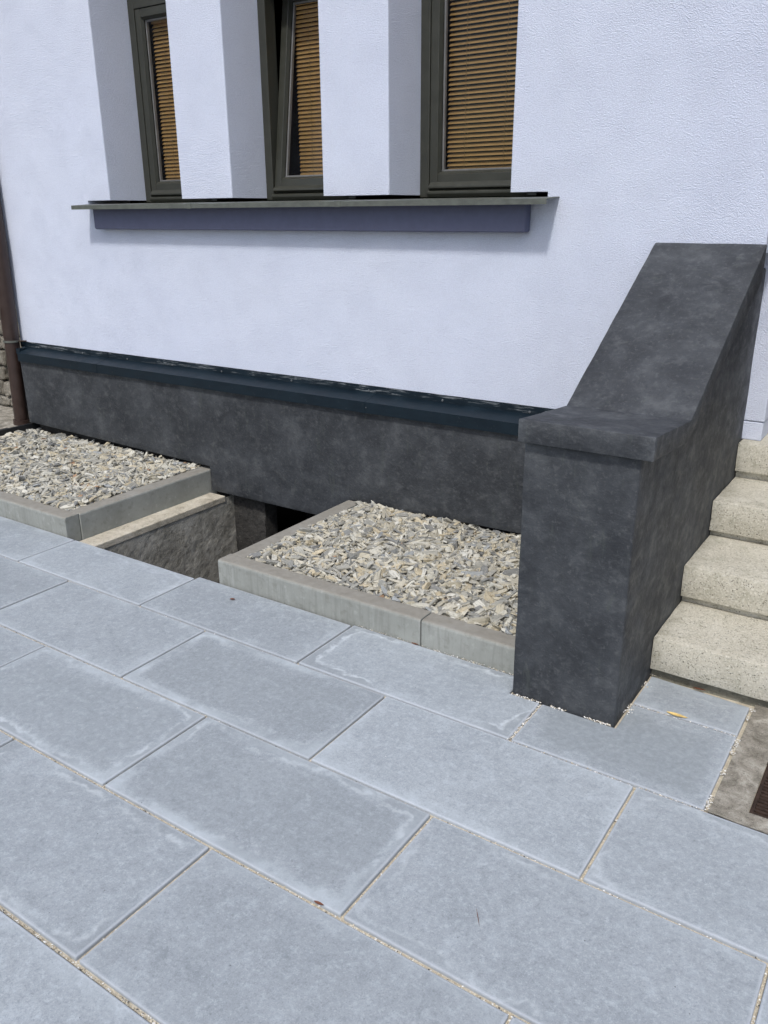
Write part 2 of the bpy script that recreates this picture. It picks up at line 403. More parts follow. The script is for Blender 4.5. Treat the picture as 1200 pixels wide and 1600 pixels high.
def chip_mat():
    a = Mat('slate_chip_stone')
    lc = a.attr('chip_xyz', 'GEOMETRY', 'Vector'); k = a.math('FRACT', a.math('ADD', a.attr('chip_rnd', 'GEOMETRY'), a.rnd()))
    shift = a.node('ShaderNodeVectorMath', operation='ADD'); a.link(lc, shift.inputs[0])
    cmb = a.node('ShaderNodeCombineXYZ'); a.link(a.math('MULTIPLY', k, 91.0), cmb.inputs[1]); a.link(cmb.outputs[0], shift.inputs[1])
    p = shift.outputs[0]
    col = a.ramp(k, [(0.0, (0.41, 0.38, 0.30)), (0.10, (0.50, 0.47, 0.385)), (0.22, (0.33, 0.32, 0.28)), (0.34, (0.54, 0.52, 0.445)),
                     (0.45, (0.25, 0.248, 0.225)), (0.56, (0.46, 0.42, 0.32)), (0.66, (0.38, 0.37, 0.325)), (0.76, (0.48, 0.415, 0.29)),
                     (0.83, (0.20, 0.202, 0.195)), (0.91, (0.30, 0.315, 0.32)), (0.94, (0.58, 0.565, 0.50)), (0.99, (0.36, 0.22, 0.13))], 'CONSTANT')
    st = a.noise(a.scale(p, (2.0, 24, 24)), 1.0, 3, 0.6, 0.3)                     # bedding layers along the chip
    col = a.mix(a.smooth(st, 0.48, 0.36, 0, 0.5), col, (0.13, 0.126, 0.112))
    col = a.mix(a.smooth(st, 0.57, 0.68, 0, 0.45), col, (0.68, 0.655, 0.575))
    sp = a.noise(p, 30, 3, 0.7)
    col = a.mix(a.smooth(sp, 0.55, 0.75, 0, 0.15), col, (0.70, 0.67, 0.60))
    return a.fin(col, 0.8, a.bump(st, 0.002, 0.6), 0.3)
M['chip'] = chip_mat()

def grain_mat():
    a = Mat('joint_grain'); k = a.attr('chip_rnd', 'GEOMETRY')
    col = a.ramp(k, [(0.0, (0.52, 0.45, 0.33)), (0.3, (0.66, 0.60, 0.47)), (0.55, (0.40, 0.35, 0.27)), (0.68, (0.11, 0.105, 0.10)), (0.76, (0.58, 0.53, 0.44)), (0.88, (0.78, 0.77, 0.74))], 'CONSTANT')
    return a.fin(col, 0.85, None, 0.3)
M['grain'] = grain_mat()

# ------------------------------------------------------------------ ground, pavement
def sheet(name, rects, z, mat, parent=None, kind='structure'):
    bm = bmesh.new()
    for x0, x1, y0, y1 in rects:
        bm.faces.new([bm.verts.new(p) for p in ((x0, y0, z), (x1, y0, z), (x1, y1, z), (x0, y1, z))])
    bmesh.ops.remove_doubles(bm, verts=bm.verts, dist=1e-5)
    o = link_bm(name, bm, mat, parent, origin=(0, 0, z))
    if kind: o['kind'] = kind
    return o
PX0, PX1, PY0, PY1 = -1.29, -0.225, 0.30, 2.3                    # the light well's hole
sheet('ground', [(-90, PX0, -90, PY0), (PX0, PX1, -90, PY0), (PX1, 90, -90, PY0), (-90, PX0, PY0, PY1), (PX1, 90, PY0, PY1),
                 (-90, PX0, PY1, 90), (PX0, PX1, PY1, 90), (PX1, 90, PY1, 90)], -0.075, M['earth'])
pav = sheet('pavement', [(-5.0, 5.2, -4.2, 0.302), (1.06, 1.74, 0.302, 0.60)], -0.0105, M['sand'])

BY = 0.3936; LX = 0.80; JW = 0.0088
ROW_OFF = {1: -1.217, 2: -0.847, 3: -0.443, 4: -0.030}
slabs = []
def slab(poly, frame=0.3, tide=0.0, dark=0.0, dz=0.0, tilt=(0, 0)):
    xs = [p[0] for p in poly]; ys = [p[1] for p in poly]
    cx, cy = (min(xs)+max(xs))/2, (min(ys)+max(ys))/2
    bm = prism_bm([(x-cx, y-cy) for x, y in poly], 'z', -0.05, 0.0)
    top = [e for e in bm.edges if all(abs(v.co.z) < 1e-6 for v in e.verts)]
    up = [e for e in bm.edges if abs(e.verts[0].co.z-e.verts[1].co.z) > 0.01]
    bevel(bm, 0.0035, 2, top+up)
    for v in bm.verts: v.co.z += v.co.x*tilt[0] + v.co.y*tilt[1]
    bm.verts.index_update()
    me = bpy.data.meshes.new('paving_slab'); bm.to_mesh(me); bm.free(); me.materials.append(M['slab'])
    o = put(bpy.data.objects.new('paving_slab', me), (cx, cy, dz), pav)
    o['half_x'] = (max(xs)-min(xs))/2; o['half_y'] = (max(ys)-min(ys))/2
    o['frame'] = float(frame); o['tide'] = float(tide); o['dark'] = float(dark)
    slabs.append(o)
    return o
# (row, n): frame, tide, dark as in the photograph
LOOK = {(2, 1): (1.0, 0.35, 0.7), (3, 1): (0.9, 0.6, 0.6), (3, 0): (0.7, 0.8, 0.9), (2, 0): (0.35, 0.1, 0.15), (2, 2): (0.35, 0, 0.1),
        (4, 0): (0.2, 0.75, 0.0), (3, 2): (0.15, 0.5, 0.0), (2, 3): (0.25, 0.55, 0.15), (4, 1): (0.3, 0.1, 0.0), (5, 0): (0.3, 0.1, 0), (5, 1): (0.3, 0.1, 0)}
for row in range(2, 10):
    off = ROW_OFF.get(row, ROW_OFF[4]+0.0) if row <= 4 else -0.847+0.402*((row % 2))+0.01*(row-5)
    y1 = -(row-2)*BY; y0 = y1-BY
    gt = {2: 0.0044, 3: 0.0046, 4: 0.0054}.get(row, 0.0064); gb = {2: 0.0046, 3: 0.0054}.get(row, 0.0064)
    for n in range(-5, 6):
        x0 = off+n*LX; x1 = x0+LX
        if x1 < -4.6 or x0 > 4.9: continue
        g = JW/2; j = random.uniform(-0.0012, 0.0012)
        fr, td, dk = LOOK.get((row, n), (random.uniform(0.1, 0.7), random.choice((0, 0, 0.2, 0.5)), random.choice((0, 0.1, 0.6))))
        slab([(x0+g+j, y0+gb), (x1-g+j, y0+gb), (x1-g+j, y1-gt), (x0+g+j, y1-gt)], fr, td, dk, random.uniform(-0.0018, 0.0010), (random.uniform(-.002, .002), random.uniform(-.004, .004)))
g = JW/2
for n in range(-4, 2):                                           # cut row along the beds
    x0 = -1.217+n*LX; x1 = x0+LX; yt = 0.301 if n < 1 else 0.322
    slab([(x0+g, g), (x1-g, g), (x1-g, yt), (x0+g, yt)], 0.45, 0.15 if n else 0.3, 0.1 if n else 0.0)
slab([(0.383+g, g), (1.181-g, g), (1.181-g, 0.226), (1.072, 0.226), (1.072, 0.329), (0.383+g, 0.329)], 0.25, 1.0, 0.35)
slab([(1.181+g, g), (1.727, g), (1.727, 0.377), (1.419, 0.377), (1.419, 0.226), (1.181+g, 0.226)], 0.1, 0.0, 1.5)
slab([(1.419, 0.384), (1.727, 0.384), (1.727, 0.555), (1.419, 0.573)], 0.6, 0.3, 0.2, 0.002)

# ------------------------------------------------------------------ grit in the joints
def grains(name, pts, mat, parent, sizes, white=0.0):
    n = len(pts)
    base = np.array([(1, 0, 0), (-1, 0, 0), (0, 1, 0), (0, -1, 0), (0, 0, 1), (0, 0, -1)], float)
    fc = np.array([(0, 2, 4), (2, 1, 4), (1, 3, 4), (3, 0, 4), (2, 0, 5), (1, 2, 5), (3, 1, 5), (0, 3, 5)])
    V = base[None]*(1+rng.uniform(-.35, .35, (n, 6, 1)))*np.stack([sizes*rng.uniform(.7, 1.4, n), sizes*rng.uniform(.6, 1.1, n), sizes*rng.uniform(.5, .9, n)], 1)[:, None]
    a = rng.uniform(0, 6.28, n); c, s = np.cos(a)[:, None], np.sin(a)[:, None]
    V = np.stack([V[..., 0]*c-V[..., 1]*s, V[..., 0]*s+V[..., 1]*c, V[..., 2]], -1)+pts[:, None]
    Fc = (fc[None]+6*np.arange(n)[:, None, None]).reshape(-1, 3)
    me = bpy.data.meshes.new(name); me.from_pydata(V.reshape(-1, 3).tolist(), [], Fc.tolist())
    k = rng.uniform(0, 1, n); k = np.where(rng.uniform(0, 1, n) < white, 0.95, k)
    at = me.attributes.new('chip_rnd', 'FLOAT', 'POINT'); at.data.foreach_set('value', np.repeat(k, 6).astype(np.float32))
    me.materials.append(mat)
    o = put(bpy.data.objects.new(name, me), (0, 0, 0), None) if parent is None else None
    if parent is not None:
        o = bpy.data.objects.new(name, me); o.parent = parent; o.location = -WL[parent.name]; COL.objects.link(o)
    o['kind'] = 'stuff'
    return o
def seg_pts(x0, y0, x1, y1, dens, w=0.003, z=-0.006, zj=0.002, gap=0.0):
    L = math.hypot(x1-x0, y1-y0); n = max(1, int(L*dens)); t = rng.uniform(0, 1, n)
    if gap:
        t = np.array([q for q in t if mnoise.noise(Vector((x0*7+(x1-x0)*q*11, y0*5+(y1-y0)*q*11, 4.2))) > gap-0.35]); n = len(t)
    ox = rng.normal(0, w*0.5, n); d = ((x1-x0)/L, (y1-y0)/L)
    return np.stack([x0+(x1-x0)*t-d[1]*ox, y0+(y1-y0)*t+d[0]*ox, z+rng.uniform(-zj, zj, n)], 1)
P = []
for i in range(0, 5):
    y = -i*BY; P.append(seg_pts(-2.6, y, 2.4, y, 150+150*i, 0.0035, -0.0085))
for row, off in ROW_OFF.items():
    for n in range(-1, 5):
        x = off+n*LX; ya = 0.3 if row == 1 else -(row-2)*BY; yb = 0.0 if row == 1 else ya-BY
        if row == 1 and n > 2: continue
        P.append(seg_pts(x, ya, x, yb, 180+60*row, 0.003, -0.010))
P = np.concatenate(P); grains('joint_grit', P, M['grain'], pav, rng.uniform(0.0012, 0.0028, len(P)), 0.12)
Q = np.concatenate([seg_pts(1.7325, 0.0, 1.7345, 0.56, 1100, 0.008, -0.001, 0.003, 0.3), seg_pts(1.08, 0.226, 1.41, 0.229, 1100, 0.006, 0.001, 0.001, 0.35),
                    seg_pts(1.181, 0.0, 1.181, 0.225, 700, 0.005, -0.003), seg_pts(1.417, 0.235, 1.420, 0.60, 900, 0.014, 0.001, 0.001, 0.4),
                    seg_pts(1.419, 0.381, 1.727, 0.381, 250, 0.003, -0.002), seg_pts(0.4, 0.331, 1.07, 0.331, 260, 0.004, 0.001, 0.001),
                    seg_pts(1.181, 0.0, 1.73, 0.0, 300, 0.004, -0.003)])
grains('pale_crumbs', Q, M['grain'], pav, rng.uniform(0.0009, 0.0028, len(Q)), 0.42)

# ------------------------------------------------------------------ house
WY = 1.32
house = thing('house', (-0.8, WY, 0), 'lavender white rendered house wall with three narrow windows above a dark plinth', 'house')

def wall_grid(name, xs, zs, holes, y, depth, mat, parent, thick_right=None):
    """front face of a wall at y, with recesses (holes given in x0,x1,z0,z1) whose sides run back by depth"""
    bm = bmesh.new(); vv = {}
    def V(x, yy, z):
        k = (round(x, 5), round(yy, 5), round(z, 5))
        if k not in vv: vv[k] = bm.verts.new(k)
        return vv[k]
    inside = lambda x, z: any(a < x < b and c < z < d for a, b, c, d in holes)
    H = [[inside((xs[i]+xs[i+1])/2, (zs[j]+zs[j+1])/2) for j in range(len(zs)-1)] for i in range(len(xs)-1)]
    for i in range(len(xs)-1):
        for j in range(len(zs)-1):
            x0, x1, z0, z1 = xs[i], xs[i+1], zs[j], zs[j+1]
            if not H[i][j]:
                bm.faces.new((V(x0, y, z0), V(x1, y, z0), V(x1, y, z1), V(x0, y, z1)))
                continue
            for di, dj, (a, b) in ((-1, 0, ((x0, z0), (x0, z1))), (1, 0, ((x1, z1), (x1, z0))), (0, -1, ((x1, z0), (x0, z0))), (0, 1, ((x0, z1), (x1, z1)))):
                ii, jj = i+di, j+dj
                if not (0 <= ii < len(H) and 0 <= jj < len(H[0])) or not H[ii][jj]:
                    bm.faces.new((V(a[0], y, a[1]), V(b[0], y, b[1]), V(b[0], y+depth, b[1]), V(a[0], y+depth, a[1])))
    bmesh.ops.recalc_face_normals(bm, faces=bm.faces)
    return bm
OPEN = [(-1.957, -1.392), (-1.036, -0.469), (-0.108, 0.470)]
ZT = 2.515; ZS = 1.513; ZH = 2.98
xs = sorted({-3.0, -2.148, 0.632, 1.40, 1.445}.union({v for o in OPEN for v in o}))
zs = [0.56, 1.30, 1.484, ZS, ZH, 5.2]
holes = [(a, b, ZS-0.001, ZH) for a, b in OPEN]+[(-2.148, 0.632, 1.484, ZS)]
bm = wall_grid('wall', xs, zs, holes, WY, 0.30, M['white'], house)
bmesh.ops.delete(bm, geom=[f for f in bm.faces if f.calc_center_median().x > 1.401 and f.calc_center_median().z < 1.29], context='FACES')
# rounded, slightly ragged arrises where the render turns into the openings
corner = [e for e in bm.edges if len(e.link_faces) == 2 and abs(e.calc_face_angle(0)) > 1.0 and all(abs(v.co.y-WY) < 1e-4 for v in e.verts) and abs(e.verts[0].co.z-e.verts[1].co.z) > 0.3]
bevel(bm, 0.006, 2, corner)
ed = [e for e in bm.edges if e.calc_length() > 0.3 and abs(e.verts[0].co.z-e.verts[1].co.z) > 0.5 and e.verts[0].co.z < 3 and e.verts[1].co.z < 3 and e.verts[0].co.x > -2.1 and e.verts[0].co.x < 0.6]
wall = link_bm('wall', bm, M['white'], house)
# the sides of the house, and the entrance recess at the head of the steps
bm = bmesh.new()
def quad(bm, *p): return bm.faces.new([bm.verts.new(q) for q in p])
quad(bm, (-3.0, WY, 0.0), (-3.0, WY, 5.2), (-3.0, 7, 5.2), (-3.0, 7, 0.0))
link_bm('side_wall', bm, M['white'], house)
bm = bmesh.new()
quad(bm, (1.445, WY, 1.30), (1.445, 1.579, 1.30), (1.445, 1.579, 5.2), (1.445, WY, 5.2))
quad(bm, (1.400, WY, 1.30), (1.400, 1.579, 1.30), (1.445, 1.579, 1.30), (1.445, WY, 1.30))
add_box(bm, 1.35, 1.484, 1.58, 2.05, 0.655, 5.2)
add_box(bm, 1.35, 1.4815, 1.5825, 2.05, 0.578, 0.652)
add_box(bm, 2.62, 3.3, 1.58, 2.05, 0.578, 5.2)
quad(bm, (1.40, 1.58, 2.9), (2.7, 1.58, 2.9), (2.7, 2.05, 2.9), (1.40, 2.05, 2.9))
quad(bm, (1.40, 1.58, 2.9), (2.7, 1.58, 2.9), (2.7, 1.58, 5.2), (1.40, 1.58, 5.2))
add_box(bm, 2.66, 6.5, WY, 1.9, 0.0, 5.2)
bevel(bm, 0.004, 2, [e for e in bm.edges if len(e.link_faces) == 2])
link_bm('entrance_wall', bm, M['white'], house)
door = box('door', 1.484, 2.62, 2.0, 2.05, 0.58, 2.9, M['door'], house, 0.003)
bm = tube_bm((2.50, 1.95, 1.6), (2.38, 1.95, 1.6), 0.010, 12); link_bm('door_handle', bm, M['screw'], door)
# a plain room behind the windows
bm = bmesh.new(); add_box(bm, -2.9, 1.3, 1.70, 4.6, 0.9, 3.0)
bmesh.ops.reverse_faces(bm, faces=bm.faces)
bmesh.ops.delete(bm, geom=[f for f in bm.faces if f.calc_center_median().y < 1.71], context='FACES')
link_bm('room', bm, M['room'], house)
bm = bmesh.new()                                                # inner face of the outer wall, round the openings
ix = sorted({-2.9, 1.3}.union({v for o in OPEN for v in o}))
for i in range(len(ix)-1):
    x0, x1 = ix[i], ix[i+1]
    if (x0, x1) in OPEN:
        add_box(bm, x0, x1, 1.66, 1.70, 0.9, 1.50); add_box(bm, x0, x1, 1.66, 1.70, ZT, 3.0)
    else: add_box(bm, x0, x1, 1.66, 1.70, 0.9, 3.0)
bmesh.ops.delete(bm, geom=[f for f in bm.faces if abs(f.normal.x) > 0.9], context='FACES')
link_bm('inner_wall', bm, M['room'], house)

# windows ---------------------------------------------------------------------
def ring_bm(x0, x1, z0, z1, w, y0, y1, wb=None, lip=None):
    """rectangular frame, bar width w (bottom bar wb), from y0 to y1"""
    wb = wb or w
    bm = bmesh.new()
    add_box(bm, x0, x0+w, y0, y1, z0, z1); add_box(bm, x1-w, x1, y0, y1, z0, z1)
    add_box(bm, x0+w, x1-w, y0+0.0005, y1, z1-w, z1); add_box(bm, x0+w, x1-w, y0+0.0005, y1, z0, z0+wb)
    bevel(bm, 0.003, 2)
    return bm
def window(i, x0, x1, tilt):
    yf = 1.575
    fr = link_bm('window', ring_bm(x0, x1, 1.503, ZT, 0.047, yf, yf+0.075, 0.030), M['frame'], house)
    bm = bmesh.new(); add_box(bm, x0, x1, yf-0.004, yf+0.09, ZT+0.001, ZH); bevel(bm, 0.003, 2); link_bm('head_filler', bm, M['frame'], fr)  # unseen panel added below the head, raised to keep its shadow off the jambs
    # groove behind the frame, weather bar at the foot
    xa, xb, za, zb = x0+0.049, x1-0.049, 1.535, ZT-0.049
    prof = [(yf+0.004, 1.503), (yf-0.012, 1.517), (yf-0.012, 1.527), (yf+0.004, 1.535), (yf+0.02, 1.535), (yf+0.02, 1.503)]
    bm = prism_bm(prof, 'x', x0+0.043, x1-0.043); bevel(bm, 0.0015, 1)
    link_bm('weather_bar', bm, M['frame'], fr)
    def turn(bm):
        if tilt: bmesh.ops.rotate(bm, verts=bm.verts, cent=(0, yf+0.03, za), matrix=Matrix.Rotation(-R(tilt), 3, 'X'))
        return bm
    ys = yf+0.004
    sash = link_bm('sash', turn(ring_bm(xa, xb, za, zb, 0.041, ys, ys+0.06, 0.066)), M['frame'], fr)
    # drip nose along the foot of the sash
    prof = [(ys+0.002, za+0.002), (ys-0.016, za+0.006), (ys-0.016, za+0.014), (ys+0.002, za+0.034)]
    bm = prism_bm(prof, 'x', xa+0.003, xb-0.003); bevel(bm, 0.0015, 1)
    link_bm('drip_nose', turn(bm), M['frame'], fr)
    bx0, bx1, bz0, bz1 = xa+0.041, xb-0.041, za+0.066, zb-0.041
    bm = bmesh.new()                                            # chamfered glazing bead
    w = 0.010
    o_ = [(bx0, bz0), (bx1, bz0), (bx1, bz1), (bx0, bz1)]; i_ = [(bx0+w, bz0+w), (bx1-w, bz0+w), (bx1-w, bz1-w), (bx0+w, bz1-w)]
    for k in range(4):
        a, b = o_[k], o_[(k+1) % 4]; c, d = i_[(k+1) % 4], i_[k]
        quad(bm, (a[0], ys+0.001, a[1]), (b[0], ys+0.001, b[1]), (c[0], ys+0.017, c[1]), (d[0], ys+0.017, d[1]))
    bmesh.ops.recalc_face_normals(bm, faces=bm.faces)
    link_bm('glazing_bead', turn(bm), M['frame'], fr)
    bm = ring_bm(bx0+w-0.001, bx1-w+0.001, bz0+w-0.001, bz1-w+0.001, 0.010, ys+0.022, ys+0.040)
    link_bm('spacer', turn(bm), M['bead'], fr)
    for yy in (ys+0.018, ys+0.041):
        bm = bmesh.new(); quad(bm, (bx0, yy, bz0), (bx1, yy, bz0), (bx1, yy, bz1), (bx0, yy, bz1))
        link_bm('pane', turn(bm), M['glass'], fr)
    return bx0+w, bx1-w, bz0+w, bz1-w

BLIND = ['ochre slatted blind in the narrowest looking window, by the downpipe end of the sill',
         'ochre slatted blind hanging behind the tilted middle window sash',
         'ochre slatted blind in the window by the dark stair wall, slats half open']
def blind(k, x0, x1, z0, z1, y, ang):
    b = thing('venetian_blind', ((x0+x1)/2, y, z1), BLIND[k], 'blind', 'venetian blinds behind the windows')
    box('head_rail', x0, x1, y-0.012, y+0.014, z1-0.024, z1, M['slat'], b, 0.002)
    box('bottom_rail', x0, x1, y-0.010, y+0.010, z0, z0+0.012, M['slat'], b, 0.003)
    # one curved slat, then copies
    bm = bmesh.new(); n = 5; W = 0.025
    rows = []
    for s in (0, 1):
        r_ = []
        for xx in (x0, x1):
            r_.append([bm.verts.new((xx-(x0+x1)/2, (t/(n-1)-0.5)*W, 0.0022*(1-(2*t/(n-1)-1)**2)-0.0004*s)) for t in range(n)])
        rows.append(r_)
    for s in (0, 1):
        for t in range(n-1):
            q = (rows[s][0][t], rows[s][1][t], rows[s][1][t+1], rows[s][0][t+1]); bm.faces.new(q if s == 0 else q[::-1])
    bmesh.ops.recalc_face_normals(bm, faces=bm.faces)
    me = bpy.data.meshes.new('slat'); bm.to_mesh(me); bm.free(); me.materials.append(M['slat'])
    z = z0+0.024; pitch = 0.0192
    while z < z1-0.030:
        o = put(bpy.data.objects.new('slat', me), ((x0+x1)/2+random.uniform(-.0008, .0008), y, z), b)
        o.rotation_euler = (R(ang+random.uniform(-2.0, 2.0)), random.uniform(-.0012, .0012), 0)
        z += pitch
    for t in (0.24, 0.76):
        xx = x0+(x1-x0)*t
        for dy in (-0.0125, 0.0125):
            link_bm('ladder_cord', tube_bm((xx, y+dy, z0), (xx, y+dy, z1), 0.0009, 6), M['cord'], b)
    return b
for i, (a, b_) in enumerate(OPEN):
    r = window(i, a, b_, 8.25 if i == 1 else 0)
    if i == 1:
        bl = blind(i, r[0]-0.005, r[1]+0.005, r[2]-0.02, r[3]+0.02, 1.745, 50)
        bm = bmesh.new(); bmesh.ops.create_icosphere(bm, subdivisions=2, radius=0.010, matrix=Matrix.Translation((-0.545, 1.722, 1.86)) @ Matrix.Diagonal((1, 1, 1.7, 1)))
        link_bm('cord_tassel', bm, M['tassel'], bl, smooth=True)
        link_bm('pull_cord', tube_bm((-0.545, 1.722, 1.87), (-0.545, 1.725, 2.42), 0.0009, 6), M['cord'], bl)
    else:
        blind(i, r[0]+0.004, r[1]-0.004, r[2]-0.012, r[3]+0.01, 1.650, 48 if i == 0 else 39)

# window sill -----------------------------------------------------------------
sx = [-2.135, -1.217, -0.295, 0.683]
sill = None
for k in range(3):
    prof = [(1.195, 1.466), (1.195, 1.487), (1.30, 1.4935), (1.60, 1.4995), (1.60, 1.4965), (1.30, 1.4900), (1.200, 1.483), (1.200, 1.466)]
    x0, x1 = sx[k], sx[k+1]-0.002
    bm = prism_bm(prof, 'x', x0, x1)
    bmesh.ops.triangulate(bm, faces=[f for f in bm.faces if len(f.verts) > 4])
    # outside the slot the sheet stops at the wall
    bmesh.ops.delete(bm, geom=[], context='FACES')
    if k == 0: sill = link_bm('window_sill', bm, M['sill'], house)
    else: link_bm('sill_sheet', bm, M['sill'], sill)
for x in sx[1:3]:                                               # joint covers
    prof = [(1.1935, 1.4645), (1.1935, 1.4885), (1.30, 1.495), (1.31, 1.495), (1.31, 1.492), (1.1965, 1.485), (1.1965, 1.4645)]
    bm = prism_bm(prof, 'x', x-0.016, x+0.016); bmesh.ops.triangulate(bm, faces=[f for f in bm.faces if len(f.verts) > 4])
    link_bm('joint_cover', bm, M['sill'], sill)
bm = prism_bm([(1.262, 1.362), (1.262, 1.481), (1.318, 1.486), (1.318, 1.362)], 'x', -2.045, 0.568)
bevel(bm, 0.010, 3); link_bm('sill_corbel', bm, M['apronbox'], house, smooth=False)

# flashing and plinth ---------------------------------------------------------
fx = [-2.905, -2.122, -0.182, 1.07]
flash = None
for k in range(3):
    prof = [(1.3155, 0.667), (1.3115, 0.667), (1.3115, 0.632), (1.2195, 0.609), (1.2195, 0.557), (1.2225, 0.557), (1.2225, 0.606), (1.3155, 0.628)]
    bm = prism_bm(prof, 'x', fx[k]+0.001, fx[k+1]-0.0005)
    bmesh.ops.triangulate(bm, faces=[f for f in bm.faces if len(f.verts) > 4])
    if k == 0: flash = link_bm('flashing', bm, M['flash'], house)
    else: link_bm('flashing_sheet', bm, M['flash'], flash)
box('flashing_sheet', -2.995, -2.9045, 1.3115, 1.3155, 0.632, 0.667, M['flash'], flash)
box('flashing_sheet', -2.945, -2.9045, 1.24, 1.3112, 0.600, 0.632, M['flash'], flash)
for x in (fx[1], fx[2]):
    prof = [(1.3100, 0.6665), (1.3100, 0.6325), (1.2180, 0.6095), (1.2180, 0.556), (1.2190, 0.556), (1.2190, 0.6085), (1.3112, 0.6315), (1.3112, 0.6665)]
    bm = prism_bm(prof, 'x', x-0.03, x+0.0008); bmesh.ops.triangulate(bm, faces=[f for f in bm.faces if len(f.verts) > 4])
    link_bm('lap_joint', bm, M['flash'], flash)
for x in (-2.80, -2.36, -1.95, -1.57, -1.188, -0.70, -0.222, 0.183, 0.609):
    bm = tube_bm((x, 1.3115, 0.642), (x, 1.3085, 0.642), 0.0055, 12); bevel(bm, 0.001, 1)
    link_bm('screw', bm, M['screw'], flash)
link_bm('rivet', tube_bm((-0.175, 1.2195, 0.584), (-0.175, 1.2175, 0.584), 0.003, 10), M['screw'], flash)

bm = bmesh.new()                                                # the same outline as convex boxes' fronts, finely cut so the trowelled face can undulate
def zb(x):
    if x < -1.266: return 0.150+(0.112-0.150)*(x+2.92)/(2.92-1.266)
    if x < -0.290: return 0.112+(0.096-0.112)*(x+1.266)/(1.266-0.290)
    return 0.096+(0.122-0.096)*(x+0.290)/1.38
def plin(x0, x1, fb, ft, nz):
    nx = max(2, int((x1-x0)/0.04))
    X = [x0+(x1-x0)*i/nx for i in range(nx+1)]
    G = [[bm.verts.new((x, 1.24, fb(x)+(ft(x)-fb(x))*j/nz)) for j in range(nz+1)] for x in X]
    for i in range(nx):
        for j in range(nz): bm.faces.new((G[i][j], G[i+1][j], G[i+1][j+1], G[i][j+1]))
top_ = lambda x: 0.604
plin(-2.920, -1.266, zb, top_, 12); plin(-1.266, -0.290, zb, top_, 12); plin(-0.290, 1.09, zb, top_, 12); plin(-1.266, -0.290, lambda x: -0.027, zb, 4)
bmesh.ops.remove_doubles(bm, verts=bm.verts, dist=0.002)
r = bmesh.ops.extrude_face_region(bm, geom=list(bm.faces))
bmesh.ops.translate(bm, verts=[v for v in r['geom'] if isinstance(v, bmesh.types.BMVert)], vec=(0, 0.077, 0))
bmesh.ops.recalc_face_normals(bm, faces=bm.faces)
for v in bm.verts:
    if v.co.y < 1.25: v.co.y += 0.0022*mnoise.noise(v.co*3.1)+0.0009*mnoise.noise(v.co*9)
sharp = [e for e in bm.edges if len(e.link_faces) == 2 and e.calc_face_angle(0) > 1.0 and (e.verts[0].co.y+e.verts[1].co.y)/2 < 1.25]
bevel(bm, 0.007, 2, sharp)
link_bm('plinth', bm, M['dark'], house, smooth=28)
# old cellar wall behind and below the plinth
bm = bmesh.new(); add_box(bm, -2.90, -1.20, 1.30, 1.6, -0.5, 0.60); add_box(bm, -0.9, 1.2, 1.30, 1.6, 0.05, 0.60); add_box(bm, -0.26, 1.2, 1.30, 1.6, -0.5, 0.05)
link_bm('cellar_wall', bm, M['pit_back'], house)

# ------------------------------------------------------------------ stair wall
sw = thing('stair_wall', (1.245, 0.7, 0), 'dark grey plastered stair side wall with a sloping coping, beside the concrete steps', 'wall')
body = [(0.232, -0.04), (0.232, 0.828), (0.545, 0.803), (1.315, 1.235), (1.578, 1.235), (1.578, -0.04)]
bm = prism_bm(body, 'x', 1.078, 1.411)
bmesh.ops.triangulate(bm, faces=[f for f in bm.faces if len(f.verts) > 4])
bmesh.ops.join_triangles(bm, faces=bm.faces, angle_face_threshold=0.01, angle_shape_threshold=3.1)
shp = [e for e in bm.edges if len(e.link_faces) == 2 and e.calc_face_angle(0) > 0.5]
bevel(bm, 0.005, 2, shp)
cut(bm, 0.05); bmesh.ops.triangulate(bm, faces=bm.faces)
roughen(bm, 0.0022, 5.0, 1.0)
link_bm('wall_body', bm, M['dark'], sw, smooth=25)
cap_top = [(0.207, 0.896), (0.556, 0.869), (0.95, 1.108), (1.318, 1.332)]
cap_bot = [(0.207, 0.830), (0.540, 0.804), (0.95, 1.020), (1.318, 1.205)]
bm = bmesh.new(); nx = 9; X0, X1 = 1.066, 1.450
def resample(pl, ns):
    out = [pl[0]]
    for i, n in enumerate(ns):
        out += [(pl[i][0]+(pl[i+1][0]-pl[i][0])*k/n, pl[i][1]+(pl[i+1][1]-pl[i][1])*k/n) for k in range(1, n+1)]
    return out
NS = (12, 15, 15); NT = sum(NS); T = resample(cap_top, NS); B = resample(cap_bot, NS)
Gt = [[bm.verts.new((X0+(X1-X0)*i/nx, *T[j])) for j in range(NT+1)] for i in range(nx+1)]
Gb = [[bm.verts.new((X0+(X1-X0)*i/nx, *B[j])) for j in range(NT+1)] for i in range(nx+1)]
for i in range(nx):
    for j in range(NT):
        bm.faces.new((Gt[i][j], Gt[i+1][j], Gt[i+1][j+1], Gt[i][j+1])); bm.faces.new((Gb[i][j], Gb[i][j+1], Gb[i+1][j+1], Gb[i+1][j]))
    bm.faces.new((Gb[i][0], Gb[i+1][0], Gt[i+1][0], Gt[i][0])); bm.faces.new((Gb[i][NT], Gt[i][NT], Gt[i+1][NT], Gb[i+1][NT]))
for j in range(NT):
    bm.faces.new((Gb[0][j], Gt[0][j], Gt[0][j+1], Gb[0][j+1])); bm.faces.new((Gb[nx][j], Gb[nx][j+1], Gt[nx][j+1], Gt[nx][j]))
bmesh.ops.recalc_face_normals(bm, faces=bm.faces)
shp = [e for e in bm.edges if len(e.link_faces) == 2 and e.calc_face_angle(0) > 0.9]
bevel(bm, 0.004, 2, shp)
roughen(bm, 0.0020, 6.0, 2.0)
link_bm('coping', bm, M['dark'], sw, smooth=25)

